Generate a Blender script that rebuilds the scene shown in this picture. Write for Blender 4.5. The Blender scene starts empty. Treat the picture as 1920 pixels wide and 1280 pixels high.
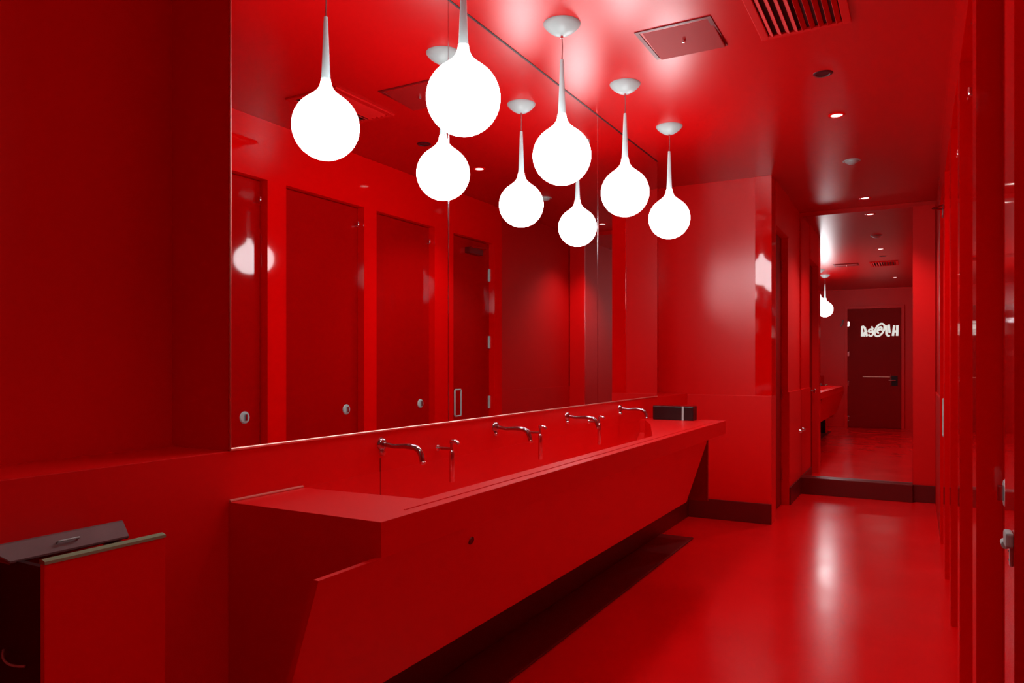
import bpy, bmesh, math
from mathutils import Vector, Matrix
from mathutils.geometry import tessellate_polygon

C = bpy.context.scene.collection
SC = bpy.context.scene

# ------------------------------------------------------------------ camera, world, exposure
cam = bpy.data.cameras.new('camera')
cam.sensor_width = 36.0
cam.lens = 36.0 * 1380.0 / 1920.0
cam.shift_y = 42.0 / 1920.0
cam.clip_start = 0.02
camo = bpy.data.objects.new('camera', cam)
camo.location = (0, 0, 1.3)
camo.rotation_euler = (math.radians(90), 0, math.radians(28.9))
C.objects.link(camo)
SC.camera = camo
w = bpy.data.worlds.new('world')
SC.world = w
w.use_nodes = True
w.node_tree.nodes['Background'].inputs[0].default_value = (0, 0, 0, 1)
w.node_tree.nodes['Background'].inputs[1].default_value = 0.0
SC.view_settings.view_transform = 'Standard'
SC.view_settings.look = 'None'
SC.view_settings.gamma = 1.0
SC.view_settings.use_curve_mapping = False
SC.view_settings.exposure = 0.0
SC.cycles.max_bounces = 16
SC.cycles.diffuse_bounces = 10
SC.cycles.glossy_bounces = 8
GLOBE_EMIT = 17.5          # radiance of the four pendant globes
DOWNLIGHT_W = 40.0         # watts of each recessed corridor downlight

# ------------------------------------------------------------------ materials
def mat(name, col, rough=0.4, metal=0.0, spec=0.5, coat=0.0, coat_rough=0.1,
        emit=None, bump=0.0, bscale=60.0, var=0.0, vscale=4.0, rvar=0.0, rscale=5.0):
    m = bpy.data.materials.new(name)
    m.use_nodes = True
    nt = m.node_tree
    b = nt.nodes['Principled BSDF']
    b.inputs['Base Color'].default_value = (*col, 1)
    b.inputs['Roughness'].default_value = rough
    b.inputs['Metallic'].default_value = metal
    b.inputs['Specular IOR Level'].default_value = spec
    b.inputs['Coat Weight'].default_value = coat
    b.inputs['Coat Roughness'].default_value = coat_rough
    if emit:
        b.inputs['Emission Color'].default_value = (*emit[0], 1)
        b.inputs['Emission Strength'].default_value = emit[1]
    if bump or var or rvar:
        tc = nt.nodes.new('ShaderNodeTexCoord')
    if bump:
        n = nt.nodes.new('ShaderNodeTexNoise')
        n.inputs['Scale'].default_value = bscale
        n.inputs['Detail'].default_value = 3
        bp = nt.nodes.new('ShaderNodeBump')
        bp.inputs['Strength'].default_value = bump
        bp.inputs['Distance'].default_value = 0.004
        nt.links.new(tc.outputs['Object'], n.inputs['Vector'])
        nt.links.new(n.outputs['Fac'], bp.inputs['Height'])
        nt.links.new(bp.outputs['Normal'], b.inputs['Normal'])
    if var:
        n = nt.nodes.new('ShaderNodeTexNoise')
        n.inputs['Scale'].default_value = vscale
        n.inputs['Detail'].default_value = 6
        r = nt.nodes.new('ShaderNodeMapRange')
        r.inputs['From Min'].default_value = 0.3
        r.inputs['From Max'].default_value = 0.7
        r.inputs['To Min'].default_value = 1 - var
        r.inputs['To Max'].default_value = 1 + var
        mx = nt.nodes.new('ShaderNodeVectorMath')
        mx.operation = 'SCALE'
        mx.inputs[0].default_value = col
        nt.links.new(tc.outputs['Object'], n.inputs['Vector'])
        nt.links.new(n.outputs['Fac'], r.inputs['Value'])
        nt.links.new(r.outputs['Result'], mx.inputs['Scale'])
        nt.links.new(mx.outputs['Vector'], b.inputs['Base Color'])
    if rvar:
        n = nt.nodes.new('ShaderNodeTexNoise')
        n.inputs['Scale'].default_value = rscale
        n.inputs['Detail'].default_value = 8
        r = nt.nodes.new('ShaderNodeMapRange')
        r.inputs['From Min'].default_value = 0.3
        r.inputs['From Max'].default_value = 0.7
        r.inputs['To Min'].default_value = max(0.03, rough - rvar)
        r.inputs['To Max'].default_value = rough + rvar
        nt.links.new(tc.outputs['Object'], n.inputs['Vector'])
        nt.links.new(n.outputs['Fac'], r.inputs['Value'])
        nt.links.new(r.outputs['Result'], b.inputs['Roughness'])
    return m

RED = (0.80, 0.0015, 0.0020)
M_wall = mat('red_wall_paint', RED, 0.42, spec=0.35, bump=0.02, bscale=90)
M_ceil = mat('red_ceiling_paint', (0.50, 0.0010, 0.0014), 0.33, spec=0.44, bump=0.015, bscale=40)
M_gloss = mat('red_gloss_paint', (0.78, 0.0015, 0.002), 0.05, spec=0.42)
M_panel = mat('red_satin_panel', RED, 0.3, spec=0.6)
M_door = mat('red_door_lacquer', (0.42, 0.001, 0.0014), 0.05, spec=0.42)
M_matte = mat('red_matte_paint', (0.55, 0.001, 0.0015), 0.6, spec=0.15)
M_darkdoor = mat('burgundy_door_paint', (0.30, 0.001, 0.0015), 0.5, spec=0.1)
M_panel_shade = mat('shaded_end_panel_red', (0.30, 0.001, 0.0015), 0.5, spec=0.3)  # sink red darkened: shade under the counter is put into the colour
M_base = mat('burgundy_baseboard_paint', (0.14, 0.001, 0.0015), 0.4)
M_floor = mat('red_floor_epoxy', (0.84, 0.002, 0.004), 0.21, spec=0.55, bump=0.018, bscale=22,
              var=0.05, vscale=2.0, rvar=0.03, rscale=3.0)
M_sink = mat('red_solid_surface', (0.80, 0.002, 0.003), 0.38, spec=0.55, bump=0.01, bscale=300)
M_floor_strip = mat('dark_red_strip', (0.16, 0.001, 0.0015), 0.6, bump=0.1, bscale=200)
M_mirror = mat('mirror_silver', (0.88, 0.86, 0.86), 0.0, metal=1.0)
M_chrome = mat('chrome', (0.75, 0.73, 0.74), 0.12, metal=1.0)
M_darkchrome = mat('dark_chrome', (0.45, 0.40, 0.42), 0.16, metal=1.0)
M_brushed = mat('pale_olive_rim', (0.26, 0.42, 0.25), 0.4)
M_brass = mat('warm_metal_edge', (0.85, 0.62, 0.48), 0.3, metal=1.0)
M_alu = mat('pale_aluminium', (0.92, 0.60, 0.50), 0.42, metal=1.0)
M_white = mat('pale_grey_green_enamel', (0.45, 0.74, 0.72), 0.35)
M_canopy = mat('pale_grey_canopy_enamel', (0.36, 0.44, 0.43), 0.4)
M_stem = mat('white_opal_glass_stem', (0.6, 0.84, 0.84), 0.2)
M_globe = mat('lit_opal_glass', (0.9, 0.9, 0.9), 0.3, emit=((0.93, 0.98, 1.0), GLOBE_EMIT))
M_cord = mat('grey_cord', (0.35, 0.12, 0.12), 0.5)
M_lens = mat('lit_downlight_lens', (0.9, 0.9, 0.9), 0.3, emit=((0.85, 1.0, 0.92), 3.0))
M_dark = mat('near_black', (0.012, 0.003, 0.004), 0.5)
M_greylid = mat('dark_grey_steel', (0.17, 0.12, 0.12), 0.38, metal=0.0, spec=0.6, var=0.15, vscale=12)
M_darkbox = mat('black_plastic', (0.015, 0.008, 0.009), 0.3)
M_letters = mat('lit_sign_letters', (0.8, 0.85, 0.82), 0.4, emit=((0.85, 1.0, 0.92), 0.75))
M_lens_off = mat('dark_lens', (0.03, 0.005, 0.008), 0.3)

# ------------------------------------------------------------------ helpers
def bm_new():
    return bmesh.new()

def add_box(bm, x0, x1, y0, y1, z0, z1, bev=0.0):
    r = bmesh.ops.create_cube(bm, size=1.0)
    vs = r['verts']
    for v in vs:
        v.co = Vector(((x0 + x1) / 2 + v.co.x * (x1 - x0),
                       (y0 + y1) / 2 + v.co.y * (y1 - y0),
                       (z0 + z1) / 2 + v.co.z * (z1 - z0)))
    if bev > 0:
        es = list({e for v in vs for e in v.link_edges})
        bmesh.ops.bevel(bm, geom=es, offset=bev, segments=2, affect='EDGES', profile=0.6)
    return bm

def box(x0, x1, y0, y1, z0, z1, bev=0.0):
    return add_box(bm_new(), x0, x1, y0, y1, z0, z1, bev)

def add_lathe(bm, prof, n=48, origin=(0, 0, 0), axis='Z'):
    """prof: list of (r, h); revolve about axis through origin"""
    rings = []
    o = Vector(origin)
    def place(r, h, a):
        c, s = math.cos(a) * r, math.sin(a) * r
        if axis == 'Z':
            return o + Vector((c, s, h))
        if axis == 'X':
            return o + Vector((h, c, s))
        return o + Vector((c, h, s))
    for r, h in prof:
        if r < 1e-6:
            rings.append([bm.verts.new(place(0, h, 0))])
        else:
            rings.append([bm.verts.new(place(r, h, 2 * math.pi * k / n)) for k in range(n)])
    for a, b in zip(rings[:-1], rings[1:]):
        for k in range(n):
            k2 = (k + 1) % n
            if len(a) == 1 and len(b) == 1:
                continue
            if len(a) == 1:
                bm.faces.new((a[0], b[k], b[k2]))
            elif len(b) == 1:
                bm.faces.new((a[k], a[k2], b[0]))
            else:
                bm.faces.new((a[k], a[k2], b[k2], b[k]))
    return bm

def add_tube(bm, pts, radii, n=14, caps=True):
    pts = [Vector(p) for p in pts]
    if not hasattr(radii, '__len__'):
        radii = [radii] * len(pts)
    rings = []
    up = None
    for i, p in enumerate(pts):
        d = (pts[min(i + 1, len(pts) - 1)] - pts[max(i - 1, 0)]).normalized()
        if up is None:
            up = Vector((0, 0, 1)) if abs(d.z) < 0.9 else Vector((0, 1, 0))
        s = d.cross(up).normalized()
        u = s.cross(d).normalized()
        up = u
        rings.append([bm.verts.new(p + (s * math.cos(2 * math.pi * k / n) + u * math.sin(2 * math.pi * k / n)) * radii[i])
                      for k in range(n)])
    for a, b in zip(rings[:-1], rings[1:]):
        for k in range(n):
            k2 = (k + 1) % n
            bm.faces.new((a[k], a[k2], b[k2], b[k]))
    if caps:
        bm.faces.new(rings[0][::-1])
        bm.faces.new(rings[-1])
    return bm

def bezier(p0, p1, p2, p3, n=10):
    p0, p1, p2, p3 = map(Vector, (p0, p1, p2, p3))
    return [(1 - t) ** 3 * p0 + 3 * (1 - t) ** 2 * t * p1 + 3 * (1 - t) * t * t * p2 + t ** 3 * p3
            for t in [k / n for k in range(n + 1)]]

def add_prism(bm, poly, d0, d1, axis='Y'):
    """extrude a 2D polygon along axis. axis Y: poly is (x,z); X: (y,z); Z: (x,y)"""
    def pl(p, d):
        if axis == 'Y':
            return (p[0], d, p[1])
        if axis == 'X':
            return (d, p[0], p[1])
        return (p[0], p[1], d)
    a = [bm.verts.new(pl(p, d0)) for p in poly]
    b = [bm.verts.new(pl(p, d1)) for p in poly]
    bm.faces.new(a)
    bm.faces.new(b[::-1])
    n = len(poly)
    for k in range(n):
        bm.faces.new((a[k], b[k], b[(k + 1) % n], a[(k + 1) % n]))
    return bm

def obj(name, bm, m, parent=None, smooth=False, loc=None):
    bmesh.ops.recalc_face_normals(bm, faces=bm.faces[:])
    me = bpy.data.meshes.new(name)
    if loc is not None:
        bmesh.ops.translate(bm, verts=bm.verts[:], vec=-Vector(loc))
    bm.to_mesh(me)
    bm.free()
    me.materials.append(m)
    if smooth:
        for p in me.polygons:
            p.use_smooth = True
        try:
            me.set_sharp_from_angle(angle=math.radians(40))
        except Exception:
            pass
    o = bpy.data.objects.new(name, me)
    C.objects.link(o)
    if parent is not None:
        o.parent = parent
    elif loc is not None:
        o.location = loc
    return o

def tag(o, label, cat, group=None):
    o['label'] = label
    o['category'] = cat
    if group:
        o['group'] = group
    return o

def thing(name, label, cat, loc=(0, 0, 0), group=None, rotz=0.0):
    o = bpy.data.objects.new(name, None)
    o.empty_display_size = 0.1
    o.location = loc
    o.rotation_euler = (0, 0, rotz)
    C.objects.link(o)
    return tag(o, label, cat, group)

def part(name, bm, m, parent, smooth=False):
    """bm is given in world coordinates; stored relative to the parent's (unrotated) location"""
    root = parent
    off = Vector((0, 0, 0))
    while root is not None:
        off += root.location
        root = root.parent
    bmesh.ops.translate(bm, verts=bm.verts[:], vec=-off)
    return obj(name, bm, m, parent, smooth)

def struct(name, bm, m, parent=None, smooth=False):
    o = obj(name, bm, m, parent, smooth)
    if parent is None:
        o['kind'] = 'structure'
    return o

def dup(root, loc, label=None, group=None):
    r = root.copy()
    C.objects.link(r)
    r.location = loc
    if label:
        r['label'] = label
    if group:
        r['group'] = group
    for ch in list(root.children):
        c = ch.copy()
        C.objects.link(c)
        c.parent = r
        for g in list(ch.children):
            d = g.copy()
            C.objects.link(d)
            d.parent = c
    return r

# ------------------------------------------------------------------ key planes
XW = -1.727      # face of the low left wall and of the mirrors
XR = -1.984      # recessed upper left wall
YN = -0.75       # wall behind the camera
YE = 6.23        # end wall beside the sink
YM = 7.95        # end of the corridor (tall mirror)
XC = -1.04       # left side of the corridor beyond the end wall
XS = 0.14        # face of the stall posts
XD = 0.20        # face of the stall doors
ZL = 1.05        # ledge height
ZC = 2.83        # ceiling
ZD = 2.46        # door head

# ------------------------------------------------------------------ structure
struct('floor', box(-2.2, 0.34, YN - 0.1, YM + 0.1, -0.1, 0.0), M_floor)
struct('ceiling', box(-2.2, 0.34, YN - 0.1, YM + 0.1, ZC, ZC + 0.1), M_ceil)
struct('wall_left', box(-2.2, XW, YN, YE, 0.0, ZL, 0.002), M_wall)
struct('wall_left_upper', box(-2.2, XR, YN, YE + 0.02, ZL, ZC), M_wall)
struct('wall_left_mirror_pier', box(XR, XW - 0.008, 1.457, 5.4, ZL, ZC), M_wall)
struct('wall_near', box(-2.2, 0.34, YN - 0.1, YN, 0, ZC), M_wall)
# end wall beside the sink: low part proud, upper panel set back, glossy corner strip
struct('wall_end_lower', box(-2.2, XC, YE, YE + 0.2, 0, ZL - 0.01, 0.002), M_wall)
struct('wall_end_upper', box(-2.2, -1.17, YE + 0.015, YE + 0.2, ZL - 0.01, ZC), M_panel)
struct('trim_1', box(-1.17, XC, YE + 0.006, YE + 0.2, ZL - 0.01, ZC, 0.002), M_gloss)
bm = bm_new()
add_box(bm, -1.3, XC, 7.17, YM, 0, ZL - 0.01)
add_box(bm, -1.3, XC - 0.012, 7.17, YM, ZL - 0.01, ZC)
add_box(bm, -1.3, XC, YE + 0.2, 7.17, ZD, ZC)
add_box(bm, -1.3, XC, YE + 0.2, 6.44, 0, ZD)
add_box(bm, -1.3, XC - 0.16, 6.44, 7.17, 0, ZD)
struct('wall_corridor', bm, M_wall)
struct('wall_far', box(-1.3, 0.34, YM, YM + 0.1, 0, ZC), M_wall)
struct('trim_2', box(-0.045, XS, YM - 0.03, YM, 0.16, 2.79, 0.002), M_wall)

# right wall of stalls: posts, heads and the plain wall at the far end
doors = [(-0.21, 0.56), (0.71, 1.48), (1.63, 2.40), (2.55, 3.32), (3.476, 4.244), (4.387, 5.155), (5.44, 6.16)]
bm = bm_new()
add_box(bm, XS, 0.3, YN, 6.30, ZD, ZC)
edges = [YN] + [v for d in doors for v in d] + [6.30]
for k in range(0, len(edges), 2):
    add_box(bm, XS, 0.3, edges[k], edges[k + 1], 0, ZD)
struct('wall_right', bm, M_gloss)
bm = bm_new()
add_box(bm, XS, 0.3, 6.30, YM, 0, ZL - 0.01)
add_box(bm, XS + 0.012, 0.3, 6.30, YM, ZL - 0.01, ZC)
struct('wall_right_far', bm, M_matte)
struct('wall_right_back', box(0.3, 0.34, YN, YM, 0, ZC), M_wall)

# baseboards and the plinth under the tall mirror
struct('baseboard_end', box(XW + 0.012, XC + 0.002, YE - 0.014, YE, 0, 0.165, 0.003), M_base)
struct('baseboard_left', box(XW, XW + 0.012, YN, YE, 0, 0.165, 0.003), M_base)
struct('baseboard_far', box(-0.045, XS, YM - 0.045, YM - 0.03, 0, 0.16, 0.003), M_base)
struct('baseboard_mirror', box(XC, -0.045, YM - 0.10, YM, 0, 0.165, 0.004), M_base)
struct('baseboard_corridor', box(XC, XC + 0.012, 7.17, YM - 0.10, 0, 0.165, 0.003), M_base)

# ------------------------------------------------------------------ mirrors
ys = [1.459, 2.577, 4.22, 5.398]
labs = ['mirror panel nearest the camera on the left wall, over the first faucet',
        'middle mirror panel of the long wall mirror, between the two thin seams',
        'mirror panel at the far end of the long wall mirror, next to the end wall']
for k in range(3):
    g = 0.0015
    tag(obj('wall_mirror', box(XW - 0.008, XW, ys[k] + g, ys[k + 1] - g, ZL + 0.009, ZC - 0.002), M_mirror),
        labs[k], 'mirror', 'mirror panels above the sink')
ch = thing('mirror_edging', 'thin metal edging along the bottom and near end of the long wall mirror', 'edging', (XW, 1.457, ZL))
part('bottom_channel', add_tube(bm_new(), [(XW + 0.001, 1.457, ZL + 0.0045), (XW + 0.001, 5.398, ZL + 0.0045)], 0.0045, 12), M_alu, ch, True)
part('end_channel', add_tube(bm_new(), [(XW, 1.4565, ZL), (XW, 1.4565, ZC)], 0.0028, 10), M_brass, ch, True)
part('head_joint', box(XW + 0.0005, XW + 0.005, 1.457, 5.398, ZC - 0.003, ZC - 0.0002), M_dark, ch)
for y in ys[1:3]:
    part('seam_strip', box(XW - 0.001, XW + 0.0015, y - 0.003, y + 0.003, ZL + 0.009, ZC - 0.002), M_chrome, ch)
tm = tag(obj('standing_mirror', box(XC + 0.002, -0.047, YM - 0.012, YM - 0.001, 0.167, 2.785), M_mirror),
         'tall full-height mirror on the wall at the end of the corridor', 'mirror')

# ------------------------------------------------------------------ pendant lamps
LX, LZ, LR = -1.405, 2.237, 0.131
lamp_y = [2.19, 3.01, 3.825, 4.643]
def globe_profile():
    # teardrop: sphere that draws up smoothly into a narrow neck (heights relative to the globe centre)
    p = [(0.0, -LR)]
    for k in range(1, 23):
        a = -math.pi / 2 + k * math.radians(142) / 22
        p.append((LR * math.cos(a), LR * math.sin(a)))
    r0, h0 = p[-1]
    sl = math.radians(142 - 90)
    d = Vector((-math.sin(sl), math.cos(sl)))
    q0 = Vector((r0, h0))
    q3 = Vector((0.0185, 0.186))
    q1 = q0 + d * 0.045
    q2 = q3 - Vector((-0.004, 0.045))
    for q in bezier((q0.x, q0.y, 0), (q1.x, q1.y, 0), (q2.x, q2.y, 0), (q3.x, q3.y, 0), 9)[1:]:
        p.append((q.x, q.y))
    return p
def make_lamp():
    t = thing('pendant_lamp', 'glowing white teardrop pendant lamp largest and nearest the camera', 'lamp',
              (LX, lamp_y[0], ZC), 'row of pendant lamps over the sink')
    o = (LX, lamp_y[0], LZ)
    part('globe', add_lathe(bm_new(), globe_profile(), 40, o), M_globe, t, True)
    sp = [(0.0185, 0.186), (0.0165, 0.215), (0.0145, 0.26), (0.012, 0.33), (0.0095, 0.40), (0.008, 0.432), (0.0, 0.434)]
    part('stem', add_lathe(bm_new(), sp, 24, o), M_stem, t, True)
    part('cord', add_tube(bm_new(), [(LX, lamp_y[0], LZ + 0.43), (LX + 0.001, lamp_y[0] + 0.003, LZ + 0.49), (LX, lamp_y[0], ZC - 0.05)], 0.0028, 8), M_cord, t, True)
    cp = [(0.0, -0.052), (0.014, -0.0515), (0.03, -0.048), (0.048, -0.038), (0.064, -0.026), (0.076, -0.014), (0.083, -0.005), (0.084, 0.0)]
    cpo = part('canopy', add_lathe(bm_new(), cp, 40, (LX, lamp_y[0], ZC)), M_canopy, t, True)
    part('cord_grip', add_lathe(bm_new(), [(0, -0.066), (0.006, -0.065), (0.007, -0.05), (0.0, -0.05)], 16, (LX, lamp_y[0], ZC)), M_chrome, t, True)
    return t
lamp0 = make_lamp()
for y, l in zip(lamp_y[1:], ['second of the four glowing teardrop pendant lamps, counted from the camera',
                             'third of the four glowing teardrop pendant lamps, counted from the camera',
                             'smallest looking teardrop pendant lamp, farthest along the row by the end wall']):
    dup(lamp0, (LX, y, ZC), l)

# ------------------------------------------------------------------ ceiling fittings
def downlight(x, y, label, lit=True, watts=DOWNLIGHT_W):
    t = thing('recessed_downlight', label, 'ceiling light', (x, y, ZC), 'recessed lights along the corridor ceiling')
    part('trim_ring', add_lathe(bm_new(), [(0.033, -0.001), (0.036, -0.005), (0.046, -0.004), (0.05, 0.0)], 32, (x, y, ZC)),
         M_gloss if lit else M_lens_off, t, True)
    part('lens', add_lathe(bm_new(), [(0.0, -0.0015), (0.034, -0.0015), (0.034, 0.0)], 32, (x, y, ZC)),
         M_lens if lit else M_lens_off, t, True)
    if lit:
        l = bpy.data.lights.new('downlight_beam', 'SPOT')
        l.energy = watts
        l.color = (1.0, 0.97, 0.92)
        l.spot_size = math.radians(110)
        l.spot_blend = 0.7
        l.shadow_soft_size = 0.03
        lo = bpy.data.objects.new('downlight_beam', l)
        lo.location = (0, 0, -0.012)
        lo.parent = t
        C.objects.link(lo)
    return t
downlight(-0.44, 4.19, 'dark unlit round fitting in the ceiling, nearest the air vent', False)
downlight(-0.44, 4.93, 'small lit recessed downlight with pale green lens just past the dark fitting')
downlight(-0.43, 7.52, 'small lit recessed downlight right in front of the tall end mirror', True, 58.0)
downlight(-0.36, 1.2, 'small lit downlight behind the camera, seen at the top right of the tall mirror', True, 20.0)
sd = thing('smoke_detector', 'flat white smoke detector on the ceiling between the two lit downlights', 'smoke detector', (-0.44, 6.09, ZC))
part('housing', add_lathe(bm_new(), [(0, -0.026), (0.022, -0.026), (0.032, -0.02), (0.045, -0.012), (0.048, 0)], 32, (-0.44, 6.09, ZC)), M_white, sd, True)
part('mount_ring', add_lathe(bm_new(), [(0.052, -0.006), (0.062, -0.004), (0.062, 0)], 32, (-0.44, 6.09, ZC)), M_white, sd, True)

# access panel, slightly ajar
ap = thing('access_panel', 'square red access panel in the ceiling with a small round latch', 'panel', (-0.97, 3.42, ZC))
bm = bm_new()
x0, x1, y0, y1 = -1.15, -0.80, 3.25, 3.59
add_box(bm, x0, x0 + 0.018, y0, y1, ZC - 0.004, ZC)
add_box(bm, x1 - 0.018, x1, y0, y1, ZC - 0.004, ZC)
add_box(bm, x0 + 0.018, x1 - 0.018, y0, y0 + 0.018, ZC - 0.004, ZC)
add_box(bm, x0 + 0.018, x1 - 0.018, y1 - 0.018, y1, ZC - 0.004, ZC)
part('frame', bm, M_base, ap)
bm = bm_new()
add_box(bm, -1.122, -0.806, 3.278, 3.575, -0.006, 0.006, 0.004)
rot = Matrix.Translation((0, 3.575, ZC - 0.010)) @ Matrix.Rotation(math.radians(-3.0), 4, 'X') @ Matrix.Translation((0, -3.575, 0))
bm.transform(rot)
pl = part('door_leaf', bm, mat('dull_red_panel', (0.28, 0.003, 0.003), 0.55, spec=0.2), ap)
bm = add_lathe(bm_new(), [(0, -0.014), (0.007, -0.013), (0.009, -0.008), (0.009, 0.0)], 20, (-0.965, 3.42, -0.004))
bm.transform(rot)
part('latch', bm, M_chrome, ap, True)

# air vent
av = thing('air_vent', 'red ceiling air vent with dark slots, cut off by the top of the frame', 'vent', (-0.45, 3.35, ZC))
bm = bm_new()
vx0, vx1, vy0, vy1 = -0.645, -0.26, 3.08, 3.60
for a in ((vx0, vx0 + 0.035, vy0, vy1), (vx1 - 0.035, vx1, vy0, vy1),
          (vx0 + 0.035, vx1 - 0.035, vy0, vy0 + 0.03), (vx0 + 0.035, vx1 - 0.035, vy1 - 0.03, vy1)):
    add_box(bm, *a, ZC - 0.012, ZC, 0.003)
part('frame', bm, M_matte, av)
part('backing', box(vx0 + 0.035, vx1 - 0.035, vy0 + 0.03, vy1 - 0.03, ZC - 0.002, ZC), M_dark, av)
bm = bm_new()
n = 9
for k in range(n):
    x = vx0 + 0.05 + (vx1 - vx0 - 0.10) * k / (n - 1)
    b2 = box(-0.011, 0.011, vy0 + 0.03, vy1 - 0.03, -0.0015, 0.0015)
    b2.transform(Matrix.Translation((x, 0, ZC - 0.010)) @ Matrix.Rotation(math.radians(35 if k < n // 2 else -35), 4, 'Y'))
    me = bpy.data.meshes.new('tmp'); b2.to_mesh(me); b2.free(); bm.from_mesh(me); bpy.data.meshes.remove(me)
part('slats', bm, M_matte, av)

# ------------------------------------------------------------------ trough sink
XF = -1.173; ZT = 0.905; ZF = 0.815; Y0 = 1.45; Y1 = 5.2
def skx(z, off=0.0):
    return -1.174 - 0.333 * (0.815 - z) + off
sink = thing('trough_sink', 'long red trough sink with sloping front panel under the mirror', 'sink', (XF, Y0, 0.0))
hole = [(XW + 0.0012, 1.735), (-1.274, 1.758), (-1.274, 3.90), (-1.537, 4.66), (-1.69, 5.0), (XW + 0.0012, 5.0)]
outer = [(XW + 0.0002, Y0), (XF, Y0), (XF, Y1), (XW + 0.0002, Y1)]
def slab_with_hole(outer, hole, z0, z1):
    bm = bm_new()
    allp = outer + hole
    tris = tessellate_polygon([[Vector((*p, 0)) for p in outer], [Vector((*p, 0)) for p in hole]])
    top = [bm.verts.new((*p, z1)) for p in allp]
    bot = [bm.verts.new((*p, z0)) for p in allp]
    for t in tris:
        bm.faces.new([top[i] for i in t])
        bm.faces.new([bot[i] for i in t])
    no = len(outer)
    for k in range(no):
        j = (k + 1) % no
        bm.faces.new((top[k], top[j], bot[j], bot[k]))
    nh = len(hole)
    for k in range(nh):
        a, b = no + k, no + (k + 1) % nh
        bm.faces.new((top[a], top[b], bot[b], bot[a]))
    return bm
deck = slab_with_hole(outer, hole, ZF, ZT)
part('deck', deck, M_sink, sink)
# basin: walls lean inward to a floor
cx = sum(p[0] for p in hole) / 6; cy = 3.2
bm = bm_new()
low = [(XW + 0.0012, 1.80), (-1.33, 1.82), (-1.33, 3.85), (-1.55, 4.52), (-1.66, 4.86), (XW + 0.0012, 4.86)]
a = [bm.verts.new((*p, ZF)) for p in hole]
b = [bm.verts.new((*p, 0.715)) for p in low]
for k in range(6):
    j = (k + 1) % 6
    bm.faces.new((a[k], a[j], b[j], b[k]))
bm.faces.new(b)
part('basin', bm, M_sink, sink)
for y in (2.135, 2.965, 3.766, 4.45):
    part('drain', add_lathe(bm_new(), [(0, 0.003), (0.03, 0.003), (0.036, 0.0)], 24, (-1.6, y, 0.7155)), M_chrome, sink, True)
# sloping skirt, starts nearer the camera than the deck and stops short of its far end
bm = bm_new()
ya, yb = 1.232, 4.70
prof = [(skx(0.8148), 0.8148), (skx(0.41), 0.41), (skx(0.41) - 0.016, 0.413), (skx(0.8148) - 0.016, 0.8148)]
add_prism(bm, prof, ya, yb, 'Y')
es = [e for e in bm.edges if all(abs(v.co.y - yb) < 1e-5 and v.co.z > 0.8 for v in e.verts)]
bmesh.ops.bevel(bm, geom=es, offset=0.03, segments=4, affect='EDGES', profile=0.5)
sk = part('skirt_panel', bm, M_sink, sink)
def on_skirt(px, py):
    t = (px - 960) / 1380.0; d = (py - 682) / 1380.0
    X = t * 0.8755 - 0.4833; Y = t * 0.4833 + 0.8755
    # X*z = -1.16 - .333*(.815-1.3+d*z)
    z = (-1.174 + 0.333 * 0.485) / (X + 0.333 * d)
    return Vector((X * z, Y * z, 1.3 - d * z))
c = on_skirt(883, 1013)
bm = add_lathe(bm_new(), [(0.0, 0.003), (0.008, 0.003), (0.0105, 0.0045), (0.0125, 0.003), (0.013, 0)], 20, (0, 0, 0), 'X')
bm.transform(Matrix.Translation(c) @ Matrix.Rotation(math.atan(0.333), 4, 'Y'))
part('access_cap', bm, M_base, sk, True)
part('end_panel', add_prism(bm_new(), [(XW + 0.001, 0.34), (skx(0.34) - 0.018, 0.34), (skx(ZF) - 0.018, ZF), (XW + 0.001, ZF)], Y0 + 0.0002, Y0 + 0.022, 'Y'), M_sink, sink)
part('end_panel', box(XW + 0.001, -1.29, Y1 - 0.03, Y1 - 0.01, 0.34, ZF), M_panel_shade, sink)  # far panel, its shade painted in by the darker red
part('back_bead', add_tube(bm_new(), [(XW + 0.006, Y0, ZT + 0.003), (XW + 0.006, 1.735, ZT + 0.003)], 0.0045, 8), mat('pale_pink_sealant', (0.75, 0.25, 0.2), 0.3), sink, True)
bm = bm_new()
add_box(bm, XF - 0.045, XF - 0.041, 1.6, 5.0, ZT, ZT + 0.0025)
part('rim_bead', bm, M_sink, sink)
part('backsplash_joint', box(XW + 0.0003, XW + 0.0016, 2.127, 2.1295, 0.74, 0.955), M_base, sink)
valve = part('drain_valve', add_tube(bm_new(), [(-1.42, Y1 - 0.032, 0.44), (-1.42, Y1 - 0.075, 0.44), (-1.42, Y1 - 0.09, 0.42), (-1.42, Y1 - 0.09, 0.36)], 0.014, 12), M_dark, sink, True)
part('valve_knob', add_lathe(bm_new(), [(0, -0.02), (0.009, -0.02), (0.009, 0)], 14, (-1.40, Y1 - 0.09, 0.425), 'Y'), M_chrome, valve, True)

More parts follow.
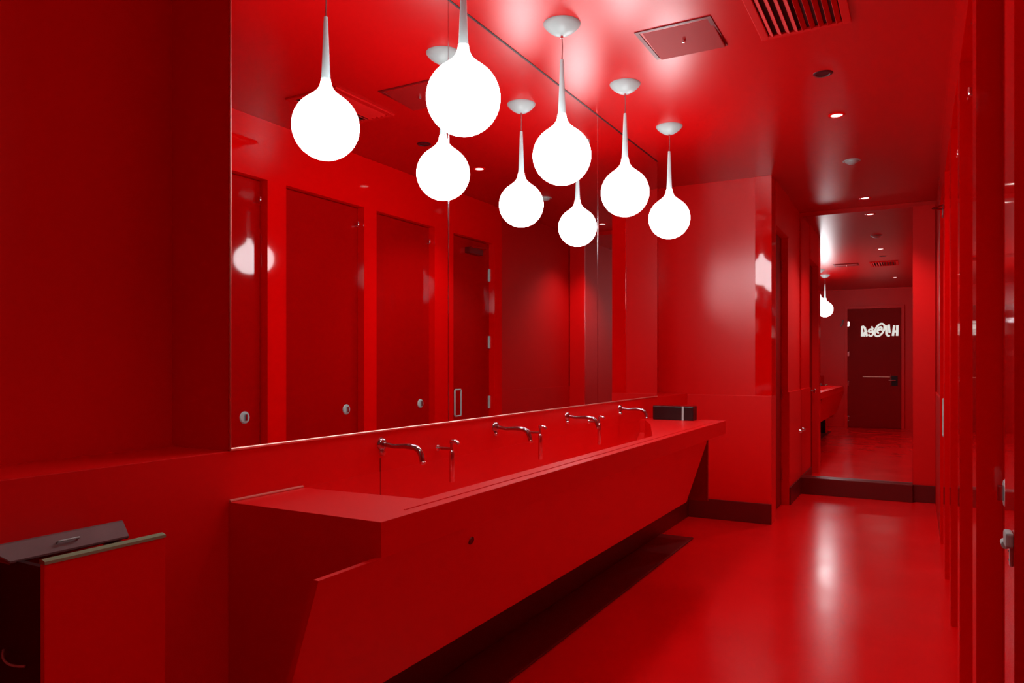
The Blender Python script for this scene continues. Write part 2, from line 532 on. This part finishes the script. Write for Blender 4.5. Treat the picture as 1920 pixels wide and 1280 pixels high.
# ------------------------------------------------------------------ faucets
def make_faucet(y):
    t = thing('wall_faucet', 'chrome wall faucet nearest the camera, over the near end of the basin', 'faucet', (XW, y, 1.0), 'wall faucets over the trough sink')
    part('flange', add_lathe(bm_new(), [(0.0, 0.016), (0.012, 0.016), (0.021, 0.010), (0.024, 0.0)], 28, (XW, y, 1.006), 'X'), M_darkchrome, t, True)
    pts = [Vector((XW + 0.01, y, 1.006)), Vector((XW + 0.06, y, 1.001)), Vector((XW + 0.11, y, 1.004))]
    pts += bezier((XW + 0.12, y, 1.004), (XW + 0.165, y, 1.004), (XW + 0.178, y, 0.995), (XW + 0.186, y, 0.948), 8)
    rad = [0.0085, 0.0085, 0.0095] + [0.0105] * 7 + [0.0095, 0.0095]
    sp = part('spout', add_tube(bm_new(), pts, rad, 16), M_darkchrome, t, True)
    part('outlet_ring', add_lathe(bm_new(), [(0.0102, 0.0), (0.0112, 0.001), (0.0112, 0.008), (0.0102, 0.009)], 16, (XW + 0.1855, y, 0.945)), M_chrome, sp, True)
    part('valve_button', add_lathe(bm_new(), [(0.0, 0.014), (0.008, 0.013), (0.011, 0.006), (0.012, 0)], 18, (XW, y, 0.974), 'X'), M_chrome, t, True)
    return t
f0 = make_faucet(2.135)
for y, l in zip((2.965, 3.766, 4.6), ['second chrome wall faucet, between the first and second soap dispensers',
                                      'third chrome wall faucet, just before the farthest soap dispenser',
                                      'pale chrome wall faucet at the far end of the basin']):
    dup(f0, (XW, y, 1.0), l)

# soap dispensers
def make_soap(y):
    t = thing('soap_dispenser', 'slim chrome soap dispenser between the first and second faucets', 'soap dispenser', (XW, y, 0.9), 'soap dispensers between the faucets')
    xs = XW + 0.067
    part('bracket', add_tube(bm_new(), [(XW, y, 0.955), (xs, y, 0.955)], 0.006, 10), M_darkchrome, t, True)
    part('wall_plate', add_lathe(bm_new(), [(0, 0.007), (0.011, 0.007), (0.014, 0.0)], 18, (XW, y, 0.955), 'X'), M_chrome, t, True)
    part('body', add_lathe(bm_new(), [(0, 0.82), (0.0095, 0.82), (0.011, 0.824), (0.011, 0.938), (0.009, 0.945), (0.006, 0.948)], 20, (xs, y, 0)), M_chrome, t, True)
    part('neck', add_lathe(bm_new(), [(0.006, 0.947), (0.0058, 0.975), (0.009, 0.98), (0.0, 0.984)], 16, (xs, y, 0)), M_darkchrome, t, True)
    part('nozzle', add_tube(bm_new(), bezier((xs - 0.008, y, 0.984), (xs + 0.012, y, 0.989), (xs + 0.026, y, 0.986), (xs + 0.034, y, 0.974), 7), [0.006, 0.0075, 0.008, 0.008, 0.008, 0.0075, 0.007, 0.006], 14), M_chrome, t, True)
    return t
s0 = make_soap(2.50)
for y, l in zip((3.30, 4.08), ['slim chrome soap dispenser between the second and third faucets',
                               'slim chrome soap dispenser beyond the third faucet, farthest of its row']):
    dup(s0, (XW, y, 0.9), l)

# towel box on the far end of the deck
tb = thing('towel_box', 'black box with a chrome strip on the far end of the sink counter', 'box', (-1.5, 5.12, ZT))
part('body', box(-1.655, -1.365, 5.07, 5.17, ZT + 0.0005, ZT + 0.098, 0.006), M_darkbox, tb)
part('lid_edge', box(-1.652, -1.368, 5.068, 5.172, ZT + 0.098, ZT + 0.101), M_darkchrome, tb)
part('chrome_strip', box(-1.444, -1.430, 5.062, 5.071, ZT + 0.0005, ZT + 0.098, 0.002), M_white, tb)

# low dark red strip on the floor under the sink
tag(obj('dark_floor_strip', box(XW + 0.016, -1.462, 0.6, 5.44, 0.0, 0.012, 0.004), M_floor_strip), 'long dark red strip lying on the floor below the sink', 'mat')

# ------------------------------------------------------------------ waste bin at the near left
bx0, bx1, by0, by1 = XW, -1.50, 0.82, 1.085
wb = thing('waste_bin', 'red waste bin with dark steel lid and pale metal rim on the left wall', 'bin', (bx1, by0, 0))
bm = bm_new()
add_box(bm, bx1 - 0.014, bx1, by0, by1, 0.0, 0.906, 0.002)
part('front_panel', bm, M_wall, wb)
bm = bm_new()
add_box(bm, bx0 + 0.014, bx1 - 0.014, by1 - 0.012, by1, 0.0, 0.88)
add_box(bm, bx0 + 0.014, bx1 - 0.014, by0 + 0.012, by1 - 0.012, 0.0, 0.02)
part('body', bm, M_dark, wb)
part('side_panel', box(bx0 + 0.014, bx1 - 0.014, by0, by0 + 0.012, 0.0, 0.90), M_dark, wb)
bm = bm_new()
add_prism(bm, [(bx1 - 0.018, 0.906), (bx1 + 0.002, 0.906), (bx1 + 0.002, 0.912), (bx1 - 0.010, 0.916), (bx1 - 0.018, 0.914)], by0, by1, 'Y')
part('rim', bm, M_brushed, wb)
bm = bm_new()
add_prism(bm, [(-1.603, 0.896), (-1.598, 0.899), (-1.598, 0.903), (-1.620, 0.934), (-1.624, 0.936), (-1.628, 0.934), (-1.724, 0.900), (-1.724, 0.896)], by0 - 0.012, 1.062, 'Y')
for v in bm.verts:
    if v.co.y < by0 and v.co.z > 0.92:
        v.co.y -= 0.035
lid = part('lid', bm, M_greylid, wb)
part('lid_lip', add_tube(bm_new(), [(-1.602, by0 - 0.01, 0.9), (-1.602, 1.06, 0.9)], 0.0025, 8), M_darkchrome, lid, True)
part('lid_handle', add_tube(bm_new(), [(-1.609, 0.905, 0.919), (-1.603, 0.905, 0.922), (-1.603, 0.95, 0.922), (-1.609, 0.95, 0.919)], 0.002, 8), M_white, lid, True)
part('wire_handle', add_tube(bm_new(), bezier((-1.64, by0 - 0.004, 0.715), (-1.62, by0 - 0.02, 0.700), (-1.59, by0 - 0.02, 0.695), (-1.56, by0 - 0.004, 0.697), 8), 0.0025, 8), M_white, wb, True)

# ------------------------------------------------------------------ stall doors
def make_stall(y0, y1, label):
    t = thing('stall_door', label, 'door', (XD, y0, 0), 'stall doors along the right wall')
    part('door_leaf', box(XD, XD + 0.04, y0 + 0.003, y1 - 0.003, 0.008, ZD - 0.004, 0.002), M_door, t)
    for z in (0.35, 1.30, 2.24):
        part('hinge', add_tube(bm_new(), [(XD - 0.010, y0 + 0.008, z - 0.045), (XD - 0.010, y0 + 0.008, z + 0.045)], 0.008, 10), M_chrome, t, True)
    lk = part('lock', add_lathe(bm_new(), [(0.0, -0.008), (0.032, -0.008), (0.038, -0.003), (0.038, 0.0)], 24, (XD, y1 - 0.13, 0.968), 'X'), M_white, t, True)
    part('thumb_turn', box(XD - 0.022, XD - 0.007, y1 - 0.136, y1 - 0.124, 0.948, 0.988, 0.003), M_darkchrome, lk)
    part('coat_hook', add_tube(bm_new(), bezier((XD, y1 - 0.03, 2.32), (XD - 0.03, y1 - 0.03, 2.31), (XD - 0.03, y1 - 0.03, 2.33), (XD - 0.028, y1 - 0.03, 2.35), 6), 0.007, 10), M_chrome, t, True)
    return t
names = ['stall door beside the camera, out past the right edge of the frame',
         'stall door nearest the camera at the right edge, next to the latch post',
         'second stall door past the latch post on the right wall',
         'stall door seen at the left end of the long mirror, showing a lamp reflection',
         'stall door seen in the mirror directly below the largest pendant lamp',
         'stall door seen in the mirror just left of the first mirror seam']
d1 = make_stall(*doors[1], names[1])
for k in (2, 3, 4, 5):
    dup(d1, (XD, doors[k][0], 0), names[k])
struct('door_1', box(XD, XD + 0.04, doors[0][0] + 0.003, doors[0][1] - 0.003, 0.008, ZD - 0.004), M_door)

# door with closer and pull at the far end of the stalls
y0, y1 = doors[6]
xd = thing('corridor_door', 'dark red door with door closer and rectangular pull, seen in the mirror right of the first seam', 'door', (XD, y0, 0))
part('door_leaf', box(XD, XD + 0.04, y0 + 0.003, y1 - 0.003, 0.008, ZD - 0.004, 0.002), M_door, xd)
for z in (0.35, 0.93, 1.51, 2.16):
    part('hinge', box(XD - 0.016, XD + 0.004, y1 - 0.02, y1 - 0.002, z - 0.06, z + 0.06, 0.004), M_white, xd)
cl = part('closer', box(XD - 0.055, XD, y0 + 0.28, y0 + 0.52, 2.32, 2.375, 0.005), M_base, xd)
part('closer_arm', add_tube(bm_new(), [(XD - 0.03, y0 + 0.33, 2.38), (XD - 0.11, y0 + 0.48, 2.385), (XD - 0.02, y0 + 0.60, 2.39)], 0.008, 8), M_chrome, cl, True)
px_ = XD - 0.055
ph = part('pull_handle', add_tube(bm_new(), [(px_, y0 + 0.03, 0.845), (px_, y0 + 0.03, 1.06), (px_, y0 + 0.036, 1.07), (px_, y0 + 0.124, 1.07), (px_, y0 + 0.13, 1.06), (px_, y0 + 0.13, 0.845), (px_, y0 + 0.124, 0.835), (px_, y0 + 0.036, 0.835), (px_, y0 + 0.03, 0.845)], 0.007, 10, False), M_white, xd, True)
for z in (0.835, 1.07):
    part('standoff', add_tube(bm_new(), [(XD, y0 + 0.08, z), (px_, y0 + 0.08, z)], 0.006, 10), M_chrome, ph, True)

# latch keeper on the near post
lk = thing('latch_keeper', 'chrome latch keeper on the post at the right edge of the frame', 'latch', (XS, 1.53, 0.98))
part('keeper_box', box(XS - 0.012, XS, 1.482, 1.522, 0.990, 1.016, 0.004), M_white, lk)
part('strike_plate', box(XS - 0.005, XS, 1.494, 1.506, 0.958, 0.990, 0.001), M_white, lk)
part('bolt', add_tube(bm_new(), [(XS - 0.008, 1.522, 0.988), (XS - 0.008, 1.552, 0.988)], [0.007, 0.006], 12), M_white, lk, True)
for z in (0.972, 0.956):
    part('screw', add_lathe(bm_new(), [(0, -0.003), (0.003, -0.0025), (0.0035, 0)], 12, (XS, 1.548, z), 'X'), M_chrome, lk, True)

# door in the left side of the corridor
kd = thing('closet_door', 'dark red door set into the corridor wall just past the end wall', 'door', (XC - 0.07, 6.44, 0))
part('door_leaf', box(XC - 0.11, XC - 0.07, 6.444, 7.166, 0.006, ZD - 0.004, 0.002), M_darkdoor, kd)
for z in (0.28, 1.02, 2.2):
    part('hinge', add_tube(bm_new(), [(XC - 0.064, 7.155, z - 0.05), (XC - 0.064, 7.155, z + 0.05)], 0.009, 10), M_chrome, kd, True)
part('knob', add_lathe(bm_new(), [(0, 0.055), (0.02, 0.052), (0.026, 0.04), (0.02, 0.026), (0.01, 0.02), (0.012, 0.005), (0.025, 0.0)], 20, (XC - 0.07, 6.52, 0.98), 'X'), M_chrome, kd, True)

# small knob on the corridor wall by the mirror
tag(obj('wall_stop', add_lathe(bm_new(), [(0, 0.03), (0.012, 0.028), (0.014, 0.012), (0.018, 0.0)], 18, (XC, 7.82, 0.63), 'X'), M_chrome, None, True),
    'small chrome door stop low on the corridor wall beside the tall mirror', 'door stop')

# ------------------------------------------------------------------ entry door behind, seen in the tall mirror
ex0, ex1 = -1.27, -0.30
ed = thing('entry_door', 'dark red entry door seen in the tall mirror below the white letters', 'door', ((ex0 + ex1) / 2, YN, 0))
part('door_leaf', box(ex0, ex1, YN, YN + 0.03, 0.006, 2.42, 0.003), M_darkdoor, ed)
fr = bm_new()
add_box(fr, ex0 - 0.06, ex0 - 0.004, YN, YN + 0.05, 0, 2.48, 0.003)
add_box(fr, ex1 + 0.004, ex1 + 0.06, YN, YN + 0.05, 0, 2.48, 0.003)
add_box(fr, ex0 - 0.004, ex1 + 0.004, YN, YN + 0.05, 2.424, 2.48, 0.003)
part('door_frame', fr, M_wall, ed)
for z in (0.18, 0.90, 1.50, 2.12):
    part('hinge', box(ex0 - 0.005, ex0 + 0.03, YN + 0.03, YN + 0.042, z - 0.05, z + 0.05, 0.003), M_chrome, ed)
hp = part('lock_plate', box(ex1 - 0.17, ex1 - 0.06, YN + 0.03, YN + 0.04, 0.86, 1.06, 0.004), M_darkbox, ed)
part('lever', add_tube(bm_new(), [(ex1 - 0.10, YN + 0.04, 0.97), (ex1 - 0.10, YN + 0.09, 0.97), (ex1 - 0.16, YN + 0.095, 0.97), (ex1 - 0.22, YN + 0.095, 0.97)], 0.011, 10), M_chrome, hp, True)
part('edge_pull', box(ex1 - 0.195, ex1 - 0.18, YN + 0.03, YN + 0.05, 0.84, 1.10, 0.003), M_chrome, ed)
part('push_rail', box(ex0 + 0.28, ex1 - 0.20, YN + 0.03, YN + 0.04, 1.03, 1.045, 0.002), M_brass, ed)

# white lettering on that door (strokes laid out as they stand on the door face)
def strokes(lines, wdt):
    bm = bm_new()
    for ln in lines:
        pts = [Vector((x, YN + 0.034, z)) for x, z in ln]
        add_tube(bm, pts, wdt / 2, 8)
    for v in bm.verts:
        v.co.y = YN + 0.03 + (v.co.y - (YN + 0.034) + wdt / 2) * 0.35 + 0.001
    return bm
sg = thing('door_sign', 'white hand-drawn letters across the upper part of the entry door', 'sign', (-0.68, YN + 0.03, 1.98))
def ell(cx, cz, rx, rz, a0, a1, tilt=0.0, n=22):
    out = []
    for k in range(n + 1):
        a = math.radians(a0 + (a1 - a0) * k / n)
        x, z = rx * math.cos(a), rz * math.sin(a)
        out.append((cx + x * math.cos(tilt) - z * math.sin(tilt), cz + x * math.sin(tilt) + z * math.cos(tilt)))
    return out
zb, zt = 1.86, 2.07
part('letter', strokes([[(-1.005, zb), (-1.0, zt)], [(-1.0, zt), (-0.955, zt - 0.03), (-0.93, 1.94), (-0.915, zb)], [(-0.975, zb), (-0.95, 1.95)]], 0.042), M_letters, sg, True)
part('letter', strokes([ell(-0.845, 1.935, 0.045, 0.068, -150, 170), [(-0.885, 1.94), (-0.80, 1.945)], [(-0.83, 2.06), (-0.80, 2.0)]], 0.034), M_letters, sg, True)
part('letter', strokes([ell(-0.685, 1.985, 0.075, 0.135, 0, 360, -0.45), ell(-0.685, 1.985, 0.034, 0.062, 0, 300, -0.45), [(-0.72, 1.975), (-0.65, 2.0)]], 0.036), M_letters, sg, True)
part('letter', strokes([[(-0.565, zt), (-0.56, 1.90), (-0.54, zb + 0.01), (-0.50, zb)], [(-0.52, zt + 0.02), (-0.505, 1.92)]], 0.042), M_letters, sg, True)
part('letter', strokes([[(-0.445, zb), (-0.42, zt)], [(-0.37, zb), (-0.365, zt)], [(-0.44, 1.945), (-0.37, 1.95)]], 0.044), M_letters, sg, True)
# hook beside the entry door
tag(obj('coat_hook', add_tube(bm_new(), bezier((-1.36, YN, 2.20), (-1.36, YN + 0.07, 2.2), (-1.36, YN + 0.07, 2.10), (-1.40, YN + 0.04, 2.08), 10), 0.013, 10), M_white, None, True),
    'white curved hook on the wall beside the entry door, seen in the tall mirror', 'hook')
